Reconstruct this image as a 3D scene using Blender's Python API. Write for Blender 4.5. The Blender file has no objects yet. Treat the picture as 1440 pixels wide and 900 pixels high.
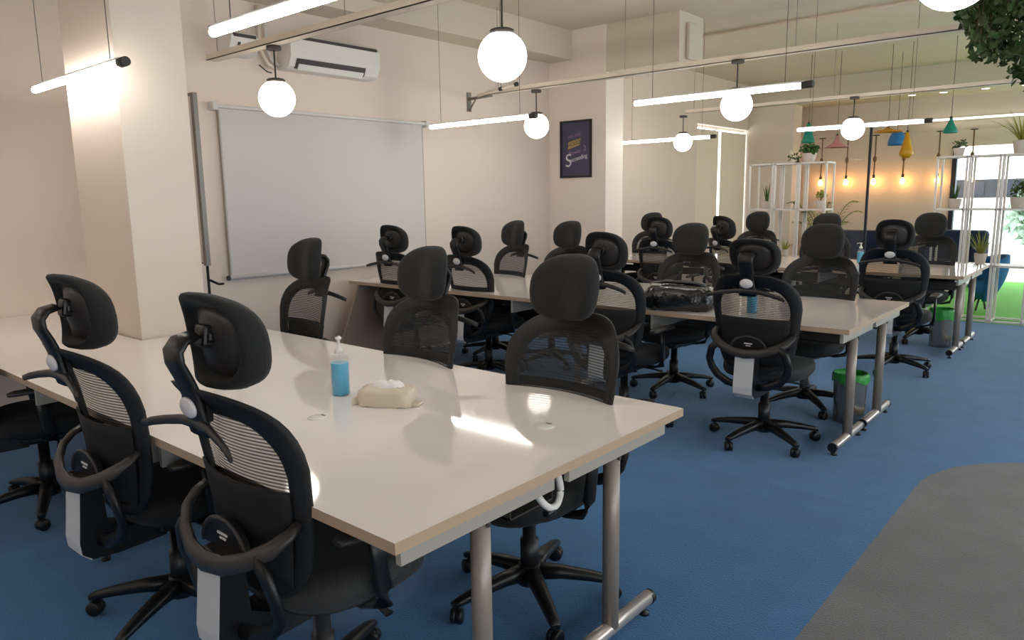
import bpy, bmesh, math, random
from mathutils import Vector, Matrix
random.seed(7)
SC = bpy.context.scene
COL = SC.collection
PI = math.pi

# ------------------------------------------------------------------ materials
def lin(c):
    c /= 255.0
    return c/12.92 if c <= 0.04045 else ((c+0.055)/1.055)**2.4
def rgb(r, g, b): return (lin(r), lin(g), lin(b), 1.0)

def mat(name, col, rough=0.5, metal=0.0, spec=0.5, coat=0.0, noise=0.0, nscale=20.0, emit=None, estr=0.0, trans=0.0, alpha=1.0, sheen=0.0, bump=0.0, ior=1.45):
    m = bpy.data.materials.new(name); m.use_nodes = True
    nt = m.node_tree; b = nt.nodes['Principled BSDF']
    b.inputs['Base Color'].default_value = col
    b.inputs['Roughness'].default_value = rough
    b.inputs['Metallic'].default_value = metal
    b.inputs['Specular IOR Level'].default_value = spec
    b.inputs['Coat Weight'].default_value = coat
    b.inputs['Coat Roughness'].default_value = 0.05
    b.inputs['Transmission Weight'].default_value = trans
    b.inputs['Alpha'].default_value = alpha
    b.inputs['Sheen Weight'].default_value = sheen
    b.inputs['IOR'].default_value = ior
    if emit:
        b.inputs['Emission Color'].default_value = emit
        b.inputs['Emission Strength'].default_value = estr
    if noise > 0 or bump > 0:
        tc = nt.nodes.new('ShaderNodeTexCoord'); n = nt.nodes.new('ShaderNodeTexNoise')
        n.inputs['Scale'].default_value = nscale; n.inputs['Detail'].default_value = 5
        nt.links.new(tc.outputs['Object'], n.inputs['Vector'])
        if noise > 0:
            mr = nt.nodes.new('ShaderNodeMapRange')
            mr.inputs['To Min'].default_value = 1-noise; mr.inputs['To Max'].default_value = 1+noise
            nt.links.new(n.outputs['Fac'], mr.inputs['Value'])
            vm = nt.nodes.new('ShaderNodeVectorMath'); vm.operation = 'SCALE'
            vm.inputs[0].default_value = col[:3]
            nt.links.new(mr.outputs['Result'], vm.inputs['Scale'])
            nt.links.new(vm.outputs['Vector'], b.inputs['Base Color'])
        if bump > 0:
            bp = nt.nodes.new('ShaderNodeBump'); bp.inputs['Strength'].default_value = bump; bp.inputs['Distance'].default_value = 0.01
            nt.links.new(n.outputs['Fac'], bp.inputs['Height']); nt.links.new(bp.outputs['Normal'], b.inputs['Normal'])
    return m

def mesh_fabric(name, col, period, openness, base_open=0.0):
    """woven net: rows of thread along X with gaps between them (object Z)"""
    m = bpy.data.materials.new(name); m.use_nodes = True
    nt = m.node_tree; b = nt.nodes['Principled BSDF']
    b.inputs['Base Color'].default_value = col; b.inputs['Roughness'].default_value = 0.75
    tc = nt.nodes.new('ShaderNodeTexCoord'); sp = nt.nodes.new('ShaderNodeSeparateXYZ')
    nt.links.new(tc.outputs['Object'], sp.inputs['Vector'])
    mu = nt.nodes.new('ShaderNodeMath'); mu.operation = 'MULTIPLY'; mu.inputs[1].default_value = 2*PI/period
    nt.links.new(sp.outputs['Z'], mu.inputs[0])
    si = nt.nodes.new('ShaderNodeMath'); si.operation = 'SINE'; nt.links.new(mu.outputs[0], si.inputs[0])
    mr = nt.nodes.new('ShaderNodeMapRange')
    mr.inputs['From Min'].default_value = -1; mr.inputs['From Max'].default_value = 1
    mr.inputs['To Min'].default_value = 1-openness; mr.inputs['To Max'].default_value = 1-base_open
    nt.links.new(si.outputs[0], mr.inputs['Value']); nt.links.new(mr.outputs['Result'], b.inputs['Alpha'])
    return m

M = {}
M['wall'] = mat('wall_paint', rgb(225, 208, 194), 0.6, noise=0.03, nscale=2.0, bump=0.02)
M['ceiling'] = mat('ceiling_paint', rgb(214, 202, 184), 0.75, noise=0.04, nscale=1.5)
M['pillar'] = mat('pillar_paint', rgb(222, 207, 192), 0.5, noise=0.02, nscale=2.0)
M['column'] = mat('brightened_column_paint', rgb(240, 226, 214), 0.5, noise=0.02, nscale=2.0)  # pillar paint lightened to stand in for light missing on the poster column
M['farwall'] = mat('far_wall_paint', rgb(222, 207, 190), 0.6, noise=0.03, nscale=2.0)
M['blackplastic'] = mat('black_plastic', rgb(22, 22, 23), 0.38, spec=0.5)
M['greyplastic'] = mat('dark_grey_plastic', rgb(52, 49, 48), 0.38, spec=0.5)
M['fabric'] = mat('black_fabric', rgb(25, 25, 25), 0.85, sheen=0.05, noise=0.2, nscale=150, bump=0.2)
M['frame'] = mat('back_frame_fabric', rgb(26, 26, 27), 0.6, noise=0.15, nscale=90)
M['mesh'] = mesh_fabric('mesh_net', rgb(34, 35, 36), 0.0100, 0.60, 0.08)
M['meshlow'] = mat('mesh_dense', rgb(24, 24, 25), 0.8)
M['badge'] = mat('silver_badge', rgb(226, 222, 222), 0.4)
M['spine_silver'] = mat('silver_spine_plate', rgb(206, 205, 205), 0.45)
M['wrap'] = mat('clear_plastic_wrap', (0.35, 0.36, 0.37, 1), 0.08, alpha=0.05, spec=1.0, bump=1.0, nscale=14)
M['blackwrap'] = mat('black_plastic_wrap', rgb(26, 28, 28), 0.16, spec=0.8, bump=1.0, nscale=16)
M['tabletop'] = mat('glossy_laminate', rgb(243, 235, 229), 0.06, spec=0.5, coat=0.35, noise=0.01, nscale=3)
M['edge'] = mat('edge_band', rgb(186, 160, 134), 0.5)
M['apron'] = mat('grey_apron', rgb(168, 162, 152), 0.45)
M['legmetal'] = mat('painted_leg_steel', rgb(150, 140, 130), 0.35, metal=0.25)
M['footmetal'] = mat('silver_foot_steel', rgb(206, 196, 188), 0.28, metal=0.6)
M['gable'] = mat('gable_laminate', rgb(150, 132, 118), 0.5)
M['tube'] = mat('lit_tube', (1, 1, 1, 1), 0.3, emit=(1.0, 0.96, 0.91, 1), estr=24.0)
M['globe'] = mat('lit_globe', (1, 1, 1, 1), 0.3, emit=(1.0, 0.93, 0.84, 1), estr=4.6)
M['bulb'] = mat('lit_filament_bulb', (1, 0.8, 0.5, 1), 0.2, emit=(1.0, 0.48, 0.15, 1), estr=24.0)
M['strip'] = mat('lit_strip', (1, 1, 1, 1), 0.3, emit=(1.0, 0.97, 0.9, 1), estr=3.0)
M['downlight'] = mat('lit_downlight', (1, 0.9, 0.8, 1), 0.3, emit=(1.0, 0.85, 0.65, 1), estr=5.0)
M['tray'] = mat('cable_tray_paint', rgb(222, 208, 190), 0.5)
M['white'] = mat('white_plastic', rgb(226, 222, 216), 0.4)
M['whitemetal'] = mat('white_metal_frame', rgb(222, 214, 206), 0.4)
M['greymetal'] = mat('grey_metal', rgb(128, 122, 116), 0.4, metal=0.4)
M['screen'] = mat('screen_cloth', rgb(206, 199, 194), 0.7)
M['screencase'] = mat('screen_casing', rgb(206, 202, 198), 0.4)
M['blind'] = mat('roller_blind', rgb(222, 212, 192), 0.8)
M['dark'] = mat('dark_slot', rgb(66, 62, 58), 0.6)
M['steel'] = mat('brushed_steel', rgb(176, 166, 150), 0.25, metal=0.9)
M['greenbag'] = mat('green_liner', rgb(52, 150, 60), 0.3, bump=0.6, nscale=30)
M['bluegel'] = mat('blue_gel', rgb(0, 158, 200), 0.08, spec=0.6, coat=0.6, emit=None)
M['clear'] = mat('clear_plastic', (0.9, 0.93, 0.95, 1), 0.05, alpha=0.10, spec=0.8)
M['tissue'] = mat('cream_packet', rgb(212, 196, 176), 0.4, coat=0.3)
M['tissuewhite'] = mat('white_tissue', rgb(240, 234, 230), 0.8)
M['pink'] = mat('pink_print', rgb(230, 130, 150), 0.4)
M['posterblue'] = mat('poster_navy', rgb(48, 46, 84), 0.25, coat=0.8)
M['posterframe'] = mat('poster_frame', rgb(30, 28, 30), 0.4)
M['posterwhite'] = mat('poster_white', rgb(214, 212, 218), 0.5)
M['postergold'] = mat('poster_gold', rgb(176, 146, 84), 0.5)
M['posterpurple'] = mat('poster_purple', rgb(150, 120, 160), 0.5)
M['leaf'] = mat('leaf_green', rgb(58, 92, 40), 0.5, noise=0.35, nscale=9)
M['leafdark'] = mat('leaf_dark', rgb(80, 102, 58), 0.5, noise=0.45, nscale=7)
M['leafyellow'] = mat('leaf_yellow_green', rgb(150, 152, 62), 0.5, noise=0.25, nscale=9)
M['leaftree'] = mat('hazy_tree_leaf', rgb(150, 172, 152), 0.6, noise=0.25, nscale=3)  # daylight haze put into the leaf colour as a pale tint
M['bark'] = mat('bark', rgb(96, 80, 62), 0.8, noise=0.2, nscale=20)
M['pot'] = mat('white_pot', rgb(206, 194, 184), 0.6)
M['soil'] = mat('soil', rgb(50, 38, 30), 0.9)
M['teal'] = mat('teal_enamel', rgb(34, 142, 122), 0.35)
M['pinklamp'] = mat('pink_enamel', rgb(206, 140, 142), 0.35)
M['orange'] = mat('orange_enamel', rgb(224, 152, 48), 0.35)
M['bluelamp'] = mat('blue_enamel', rgb(52, 122, 184), 0.35)
M['yellow'] = mat('yellow_enamel', rgb(214, 156, 24), 0.35)
M['rope'] = mat('rope', rgb(120, 92, 66), 0.9, noise=0.3, nscale=200)
M['wire'] = mat('wire', rgb(112, 104, 94), 0.5)
M['steelwire'] = mat('steel_wire', rgb(150, 142, 132), 0.4)
M['sofa'] = mat('navy_upholstery', rgb(28, 42, 72), 0.8, noise=0.1, nscale=60)
M['bluechair'] = mat('blue_upholstery', rgb(28, 98, 152), 0.7, noise=0.1, nscale=60)
M['turf'] = mat('artificial_turf', rgb(98, 184, 54), 0.8, noise=0.35, nscale=60, bump=0.6)
M['parapet'] = mat('parapet_white', rgb(235, 235, 230), 0.7)
def blind_mat():
    m = bpy.data.materials.new('roller_blind_cloth'); m.use_nodes = True
    nt = m.node_tree; out = nt.nodes['Material Output']; b = nt.nodes['Principled BSDF']
    b.inputs['Base Color'].default_value = rgb(236, 222, 204); b.inputs['Roughness'].default_value = 0.8
    t = nt.nodes.new('ShaderNodeBsdfTranslucent'); t.inputs['Color'].default_value = rgb(236, 222, 200)
    mx = nt.nodes.new('ShaderNodeMixShader'); mx.inputs[0].default_value = 0.10
    nt.links.new(b.outputs[0], mx.inputs[1]); nt.links.new(t.outputs[0], mx.inputs[2]); nt.links.new(mx.outputs[0], out.inputs['Surface'])
    return m
M['blind'] = blind_mat()
M['shutter'] = mat('grey_building', rgb(34, 37, 42), 0.6, noise=0.15, nscale=1.0)
M['terrace'] = mat('terrace_concrete', rgb(170, 166, 158), 0.8, noise=0.1, nscale=2.0)
M['navyframe'] = mat('navy_window_frame', rgb(28, 34, 48), 0.4)
M['flower'] = mat('cream_flower', rgb(236, 230, 200), 0.6)

def glass_mat():
    m = bpy.data.materials.new('window_glass'); m.use_nodes = True
    b = m.node_tree.nodes['Principled BSDF']
    b.inputs['Base Color'].default_value = (0.95, 0.98, 0.96, 1); b.inputs['Roughness'].default_value = 0.0
    b.inputs['Alpha'].default_value = 0.03; b.inputs['Specular IOR Level'].default_value = 0.5
    return m
M['glass'] = glass_mat()

def carpet_mat():
    m = bpy.data.materials.new('carpet_tiles'); m.use_nodes = True
    nt = m.node_tree; N = nt.nodes.new; L = nt.links.new
    b = nt.nodes['Principled BSDF']; b.inputs['Roughness'].default_value = 0.95
    b.inputs['Specular IOR Level'].default_value = 0.15; b.inputs['Sheen Weight'].default_value = 0.25
    tc = N('ShaderNodeTexCoord')
    # grey area with a rounded corner laid into the blue carpet
    v1 = N('ShaderNodeVectorMath'); v1.operation = 'SUBTRACT'; v1.inputs[1].default_value = (0.06, 4.05, 0)
    L(tc.outputs['Object'], v1.inputs[0])
    v2 = N('ShaderNodeVectorMath'); v2.operation = 'MULTIPLY'; v2.inputs[1].default_value = (-1, 1, 0)
    L(v1.outputs[0], v2.inputs[0])
    v3 = N('ShaderNodeVectorMath'); v3.operation = 'MAXIMUM'; v3.inputs[1].default_value = (0, 0, 0)
    L(v2.outputs[0], v3.inputs[0])
    v4 = N('ShaderNodeVectorMath'); v4.operation = 'LENGTH'; L(v3.outputs[0], v4.inputs[0])
    ls = N('ShaderNodeMath'); ls.operation = 'LESS_THAN'; ls.inputs[1].default_value = 0.83
    L(v4.outputs['Value'], ls.inputs[0])
    mx = N('ShaderNodeMix'); mx.data_type = 'RGBA'
    mx.inputs[6].default_value = rgb(46, 110, 164); mx.inputs[7].default_value = rgb(110, 110, 112)
    L(ls.outputs[0], mx.inputs[0])
    # tile-to-tile shade
    br = N('ShaderNodeTexBrick'); br.offset = 0.0; br.inputs['Scale'].default_value = 1.0
    br.inputs['Color1'].default_value = (0.9, 0.9, 0.9, 1); br.inputs['Color2'].default_value = (1.06, 1.06, 1.06, 1)
    br.inputs['Mortar'].default_value = (0.93, 0.93, 0.93, 1); br.inputs['Mortar Size'].default_value = 0.002
    br.inputs['Brick Width'].default_value = 0.9; br.inputs['Row Height'].default_value = 0.9
    L(tc.outputs['Object'], br.inputs['Vector'])
    n = N('ShaderNodeTexNoise'); n.inputs['Scale'].default_value = 140; n.inputs['Detail'].default_value = 3
    L(tc.outputs['Object'], n.inputs['Vector'])
    n2 = N('ShaderNodeTexNoise'); n2.inputs['Scale'].default_value = 5; n2.inputs['Detail'].default_value = 4
    L(tc.outputs['Object'], n2.inputs['Vector'])
    mr = N('ShaderNodeMapRange'); mr.inputs['To Min'].default_value = 0.62; mr.inputs['To Max'].default_value = 1.38
    L(n.outputs['Fac'], mr.inputs['Value'])
    mr2 = N('ShaderNodeMapRange'); mr2.inputs['To Min'].default_value = 0.8; mr2.inputs['To Max'].default_value = 1.2
    L(n2.outputs['Fac'], mr2.inputs['Value'])
    m1 = N('ShaderNodeVectorMath'); m1.operation = 'MULTIPLY'; L(mx.outputs[2], m1.inputs[0]); L(br.outputs['Color'], m1.inputs[1])
    s1 = N('ShaderNodeVectorMath'); s1.operation = 'SCALE'; L(m1.outputs[0], s1.inputs[0]); L(mr.outputs[0], s1.inputs['Scale'])
    s2 = N('ShaderNodeVectorMath'); s2.operation = 'SCALE'; L(s1.outputs[0], s2.inputs[0]); L(mr2.outputs[0], s2.inputs['Scale'])
    L(s2.outputs[0], b.inputs['Base Color'])
    bp = N('ShaderNodeBump'); bp.inputs['Strength'].default_value = 0.4; bp.inputs['Distance'].default_value = 0.01
    L(n.outputs['Fac'], bp.inputs['Height']); L(bp.outputs[0], b.inputs['Normal'])
    return m
M['carpet'] = carpet_mat()

# ------------------------------------------------------------------ mesh helpers
class MB:
    def __init__(s): s.bm = bmesh.new()
    def box(s, x0, y0, z0, x1, y1, z1, bev=0.0, mi=0):
        r = bmesh.ops.create_cube(s.bm, size=1.0)
        vs = r['verts']
        for v in vs:
            v.co = Vector(((x0+x1)/2+v.co.x*(x1-x0), (y0+y1)/2+v.co.y*(y1-y0), (z0+z1)/2+v.co.z*(z1-z0)))
        fs = set(f for v in vs for f in v.link_faces)
        for f in fs: f.material_index = mi
        if bev > 0:
            es = list(set(e for v in vs for e in v.link_edges))
            bmesh.ops.bevel(s.bm, geom=es, offset=bev, segments=2, affect='EDGES', profile=0.5)
        return s
    def lathe(s, prof, cx=0, cy=0, n=24, mi=0, cap=True):
        """prof: list of (r, z) from bottom to top, about the vertical"""
        rings = []
        for r, z in prof:
            rings.append([s.bm.verts.new((cx+max(r, 1e-5)*math.cos(2*PI*k/n), cy+max(r, 1e-5)*math.sin(2*PI*k/n), z)) for k in range(n)])
        for a, b in zip(rings, rings[1:]):
            for k in range(n):
                f = s.bm.faces.new((a[k], a[(k+1) % n], b[(k+1) % n], b[k])); f.material_index = mi; f.smooth = True
        if cap:
            for ring, rev in ((rings[0], True), (rings[-1], False)):
                f = s.bm.faces.new(ring[::-1] if rev else ring); f.material_index = mi
        return s
    def sweep(s, path, w, t, up=(0, 0, 1), n=12, e=2.0, mi=0, closed=False, scale=None):
        """elliptic / squarish section swept along a path; w across, t along 'up'"""
        pts = [Vector(p) for p in path]; N = len(pts); rings = []
        up = Vector(up)
        for i, p in enumerate(pts):
            a = pts[(i-1) % N] if (closed or i > 0) else p
            b = pts[(i+1) % N] if (closed or i < N-1) else p
            d = (b-a).normalized()
            sd = d.cross(up)
            if sd.length < 1e-4: sd = d.cross(Vector((1, 0, 0)))
            sd.normalize(); u = sd.cross(d).normalized()
            k = scale[i] if scale else 1.0
            ww = (w[i] if isinstance(w, (list, tuple)) else w)*k/2; tt = (t[i] if isinstance(t, (list, tuple)) else t)*k/2
            ring = []
            for j in range(n):
                an = 2*PI*(j+0.5)/n; c = math.cos(an); q = math.sin(an)
                ring.append(s.bm.verts.new(p+sd*ww*math.copysign(abs(c)**(2/e), c)+u*tt*math.copysign(abs(q)**(2/e), q)))
            rings.append(ring)
        M_ = N if closed else N-1
        for i in range(M_):
            a = rings[i]; b = rings[(i+1) % N]
            for j in range(n):
                f = s.bm.faces.new((a[j], a[(j+1) % n], b[(j+1) % n], b[j])); f.smooth = True; f.material_index = mi
        if not closed:
            s.bm.faces.new(rings[0][::-1]).material_index = mi; s.bm.faces.new(rings[-1]).material_index = mi
        return s
    def tube(s, path, r, n=10, mi=0, closed=False): return s.sweep(path, 2*r, 2*r, n=n, mi=mi, closed=closed, up=(0.03, 0.07, 1))
    def grid(s, fn, nu, nv, mi=0, smooth=True, closeu=False):
        g = [[s.bm.verts.new(fn(i/nu, j/nv)) for j in range(nv+1)] for i in range(nu+(0 if closeu else 1))]
        for i in range(nu):
            for j in range(nv):
                a = g[i]; b = g[(i+1) % len(g)]
                f = s.bm.faces.new((a[j], b[j], b[j+1], a[j+1])); f.smooth = smooth; f.material_index = mi
        return s
    def quad(s, pts, mi=0):
        f = s.bm.faces.new([s.bm.verts.new(p) for p in pts]); f.material_index = mi; return s
    def prism(s, poly, d, mi=0):
        """extrude polygon (list of 3d points) by vector d"""
        d = Vector(d); a = [s.bm.verts.new(p) for p in poly]; b = [s.bm.verts.new(Vector(p)+d) for p in poly]
        n = len(a)
        s.bm.faces.new(a[::-1]).material_index = mi; s.bm.faces.new(b).material_index = mi
        for i in range(n): s.bm.faces.new((a[i], a[(i+1) % n], b[(i+1) % n], b[i])).material_index = mi
        return s
    def build(s, name, m, parent=None, loc=None, solid=0.0):
        bmesh.ops.recalc_face_normals(s.bm, faces=s.bm.faces)
        me = bpy.data.meshes.new(name); s.bm.to_mesh(me); s.bm.free()
        for q in (m if isinstance(m, (list, tuple)) else [m]): me.materials.append(M[q] if isinstance(q, str) else q)
        o = bpy.data.objects.new(name, me); COL.objects.link(o)
        if parent: o.parent = parent
        if loc: o.location = loc
        if solid:
            md = o.modifiers.new('solid', 'SOLIDIFY'); md.thickness = solid; md.offset = 0
        return o

def tag(o, label=None, cat=None, group=None, kind=None):
    if label: o['label'] = label
    if cat: o['category'] = cat
    if group: o['group'] = group
    if kind: o['kind'] = kind
    return o
def empty(name, loc=(0, 0, 0), rz=0.0):
    o = bpy.data.objects.new(name, None); o.empty_display_size = 0.1; COL.objects.link(o)
    o.location = loc; o.rotation_euler = (0, 0, rz); return o
def kids(o): return [c for c in COL.objects if c.parent == o]
def copy_tree(o, parent=None):
    c = o.copy(); COL.objects.link(c); c.parent = parent
    for k in kids(o): copy_tree(k, c)
    return c
def struct(name, mb, m, **k): return tag(mb.build(name, m, **k), kind='structure')

XW, XE = -5.68, 3.6       # screen wall, window wall to the right
YS, YN = -4.0, 14.2       # behind the camera, far lounge wall
H = 3.4
# ------------------------------------------------------------------ the room
struct('floor', MB().box(XW-0.2, YS-0.2, -0.12, XE+0.2, 9.70, 0.0), 'carpet')
struct('floor_lounge_turf', MB().box(-2.1, 9.70, -0.12, XE+0.2, YN+0.15, 0.0), 'turf')
struct('floor_lounge', MB().box(XW-0.2, 9.70, -0.12, -2.1, YN+0.15, 0.0), 'terrace')
struct('ceiling', MB().box(XW-0.2, YS-0.2, H, XE+0.2, YN+0.2, H+0.15), 'ceiling')
# screen wall (west) with a blind window between Y 9 and 13
WZ0, WZ1 = 0.6, 2.62
w = MB().box(XW-0.2, YS-0.2, 0, XW, 11.25, H).box(XW-0.2, 13.24, 0, XW, YN+0.2, H)
w.box(XW-0.2, 11.25, 0, XW, 13.24, WZ0).box(XW-0.2, 11.25, WZ1, XW, 13.24, H)
struct('wall_west', w, 'wall')
struct('wall_north', MB().box(XW, YN, 0, -2.52, YN+0.2, H).box(-2.52, YN, 2.2, XE, YN+0.2, H), 'farwall')
# wall behind the camera with a wide window
struct('wall_south', MB().box(XW, YS-0.2, 0, XE, YS, H), 'wall')
# east wall: low sill, tall window openings (daylight side of the office)
w = MB().box(XE, YS, 0, XE+0.2, YN, 0.9).box(XE, YS, 2.6, XE+0.2, YN, H)
for y in (-4.0, -0.6, 3.0, 6.6, 10.2, 13.6): w.box(XE, y, 0.9, XE+0.2, y+0.6, 2.6)
struct('wall_east', w, 'wall')
# columns and beams
struct('column_pillar', MB().box(-4.76, 1.66, 0, -4.08, 2.03, H, 0.004), 'pillar')
struct('column_poster', MB().box(XW, 7.35, 0, -4.86, 7.72, H), 'column')
struct('column_far', MB().box(XW, 13.24, 0, -4.85, 13.6, 3.0), 'wall')
struct('beam_far', MB().box(XW, 13.24, 3.0, XE, 13.6, H), 'ceiling')
struct('beam_along_screen_wall', MB().box(XW, YS, 3.07, -5.34, 7.35, H), 'ceiling')
struct('beam_above_poster', MB().box(XW, 7.36, 2.88, -3.95, 7.9, H), 'ceiling')
struct('beam_cross', MB().box(-5.34, 4.3, 3.2, XE, 4.55, H), 'ceiling')
struct('ceiling_soffit', MB().box(XW, 13.6, 3.02, XE, YN, 3.1), 'ceiling')
struct('trim_ceiling_conduit', MB().tube([(-5.6, 8.6, 3.37), (3.5, 8.6, 3.37)], 0.02), 'tray')
struct('trim_junction_box', MB().box(-3.95, 7.5, 2.92, -3.90, 7.68, 3.3, 0.015), 'ceiling')
struct('baseboard_west', MB().box(XW, 2.1, 0, XW+0.015, 7.35, 0.09), 'wall')

# far windows (north) and the navy jamb
wf = MB()
for x in (-2.56, -1.2, 0.2, 1.6, 3.0): wf.box(x, YN-0.02, 0.0, x+0.07, YN+0.1, 2.2)
f = struct('window_1', wf, 'navyframe')
MB().box(-2.5, YN+0.03, 0.02, XE, YN+0.05, 2.14).build('window_pane', 'glass', f)
# window behind roller blinds in the west wall
f = struct('window_2', MB().box(XW-0.16, 11.25, WZ0, XW-0.1, 13.24, WZ0+0.05).box(XW-0.16, 11.25, WZ1-0.04, XW-0.1, 13.24, WZ1).box(XW-0.16, 12.1, WZ0, XW-0.12, 12.16, WZ1), 'whitemetal')
MB().box(XW-0.15, 11.27, WZ0+0.04, XW-0.14, 13.22, WZ1-0.04).build('window_pane', 'glass', f)
for i, (a, b, lab) in enumerate(((11.27, 12.10, 'beige roller blind left of the bright gap, hanging by the far pillar'), (12.20, 13.22, 'beige roller blind right of the bright gap, against the far pillar'))):
    o = empty('roller_blind', (XW, a, WZ1)); tag(o, lab, 'roller blind', 'blinds over the side window')
    MB().box(-0.035, 0, WZ0-WZ1-0.4, -0.03, b-a, -0.075).build('blind_cloth', 'blind', o)
    MB().sweep([(-0.03, 0, WZ0-WZ1-0.4), (-0.03, b-a, WZ0-WZ1-0.4)], 0.02, 0.02).build('bottom_bar', 'white', o)

# outside: terrace, white parapet, trees, neighbouring building, all in daylight
struct('terrace_floor', MB().box(-8, YN+0.2, -0.16, 8, 17.5, -0.04), 'terrace')
struct('terrace_parapet', MB().box(-8, 16.5, -0.04, 8, 16.7, 0.46), 'parapet')

# ------------------------------------------------------------------ tables
def tabletop(parent, X0, X1, Y0, Y1, hole=None):
    z0, z1 = 0.722, 0.75
    xs = [X0, X1]; ys = [Y0, Y1]
    if hole: xs = [X0, hole[0], hole[1], X1]; ys = [Y0, hole[2], hole[3], Y1]
    m = MB(); vt = {}; vb = {}
    for i, x in enumerate(xs):
        for j, y in enumerate(ys):
            vt[i, j] = m.bm.verts.new((x, y, z1)); vb[i, j] = m.bm.verts.new((x, y, z0))
    cells = [(i, j) for i in range(len(xs)-1) for j in range(len(ys)-1) if not (hole and i == 1 and j == 1)]
    for i, j in cells:
        m.bm.faces.new((vt[i, j], vt[i+1, j], vt[i+1, j+1], vt[i, j+1])).material_index = 0
        m.bm.faces.new((vb[i, j], vb[i, j+1], vb[i+1, j+1], vb[i+1, j])).material_index = 1
        for (a, b, n) in (((i, j), (i+1, j), (i, j-1)), ((i+1, j), (i+1, j+1), (i+1, j)), ((i+1, j+1), (i, j+1), (i, j+1)), ((i, j+1), (i, j), (i-1, j))):
            if n not in cells:
                m.bm.faces.new((vb[a], vb[b], vt[b], vt[a])).material_index = 1
    return m.build('tabletop', ['tabletop', 'edge'], parent)

def make_table(Y0, label, hole=None, gable=True):
    Wd = 1.302; Y1 = Y0+Wd; X0, X1 = (XW+0.004 if hole else -5.53), -1.165
    t = empty('bench_table', ((X0+X1)/2, (Y0+Y1)/2, 0)); tag(t, label, 'table', 'long white bench tables')
    ox, oy = t.location.x, t.location.y
    def put(o): o.location = (-ox, -oy, 0); return o
    put(tabletop(t, X0, X1, Y0, Y1, hole))
    for a, b in ((0.05, 0.62), (0.69, 1.25)):
        put(MB().box(X1-0.06, Y0+a, 0.662, X1-0.042, Y0+b, 0.722).build('apron', 'apron', t))
    for ax in (-2.40, -3.60):
        put(MB().box(ax, Y0+0.04, 0.622, ax+0.018, Y0+0.60, 0.722).box(ax, Y0+0.70, 0.622, ax+0.018, Y0+1.26, 0.722).build('cross_panel', 'apron', t))
    for fx in (X1-0.075, -3.2, -5.2):
        for a, b, lg in ((0.085, 0.60, 0.345), (0.66, 1.215, 0.965)):
            if hole and fx < -4.6: continue
            leg = put(MB().lathe([(0.0275, 0.06), (0.0275, 0.70)], fx, Y0+lg, 20).box(fx-0.02, Y0+lg-0.16, 0.69, fx+0.02, Y0+lg+0.16, 0.722).build('leg', 'legmetal', t))
            MB().lathe([(0.008, 0.0), (0.008, 0.005)], 0, 0, 10).build('bolt', 'dark', leg, loc=(fx+0.0275, Y0+lg, 0.655)).rotation_euler = (0, PI/2, 0)
            ft = MB().sweep([(fx, Y0+a, 0.055), (fx, Y0+b, 0.055)], 0.05, 0.05, n=18).build('foot_bar', 'footmetal', t); put(ft)
            for yy in (a, b):
                MB().sweep([(fx, Y0+yy-0.012, 0.053), (fx, Y0+yy+0.012, 0.053)], 0.053, 0.053, n=16).lathe([(0.018, 0.0), (0.018, 0.012), (0.007, 0.014), (0.007, 0.035)], fx, Y0+yy+(0.03 if yy == a else -0.03), 12).build('end_cap', 'blackplastic', ft)
    put(MB().box(X1-0.11-3.9, Y0+0.42, 0.672, X1-0.11, Y0+0.47, 0.715).box(X1-0.11-3.9, Y0+0.83, 0.672, X1-0.11, Y0+0.88, 0.715).build('support_rail', 'dark', t))
    put(MB().box(X1-4.0, Y0+0.55, 0.56, X1-0.15, Y0+0.75, 0.565).box(X1-4.0, Y0+0.55, 0.56, X1-0.15, Y0+0.553, 0.62).box(X1-4.0, Y0+0.747, 0.56, X1-0.15, Y0+0.75, 0.62).build('cable_tray', 'dark', t))
    if gable:
        gx = -5.42
        put(MB().prism([(gx, Y0+0.03, 0.722), (gx, Y0-0.28, 0.0), (gx, Y1, 0.0), (gx, Y1-0.02, 0.722)], (-0.025, 0, 0)).build('gable_panel', 'gable', t))
    return t
YT = (0.954, 4.127, 7.324)
make_table(YT[0], 'long glossy white bench table nearest the camera, wrapped around the pillar', (-4.77, -4.07, 1.65, 2.04), gable=False)
make_table(YT[1], 'long white bench table in the middle, with the black wrapped parcel on it')
make_table(YT[2], 'farthest long white bench table, in front of the white shelves')

# ------------------------------------------------------------------ chairs
def sup(t, e):
    c, s = math.cos(t), math.sin(t)
    return math.copysign(abs(c)**(2/e), c), math.copysign(abs(s)**(2/e), s)
def backpt(t, k=1.0, dy=0.0):
    c, s = sup(t, 3.9)
    x0 = c*k
    z = 0.738+0.282*s*k+(0.016*(1-x0*x0) if s > 0 else 0)*k
    tp = 1.0-0.20*max(0, (0.85-z)/0.4)-0.05*max(0, (z-0.90)/0.1)
    x = 0.262*c*k*tp
    return Vector((x, backy(x, z)+dy, z))
def backy(x, z):
    u = (z-0.5)/0.53
    return -0.205-0.085*u+0.02*math.sin(PI*min(1, max(0, u)))+0.05*(x/0.236)**2-0.03*max(0, (u-0.85)/0.15)**2

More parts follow.
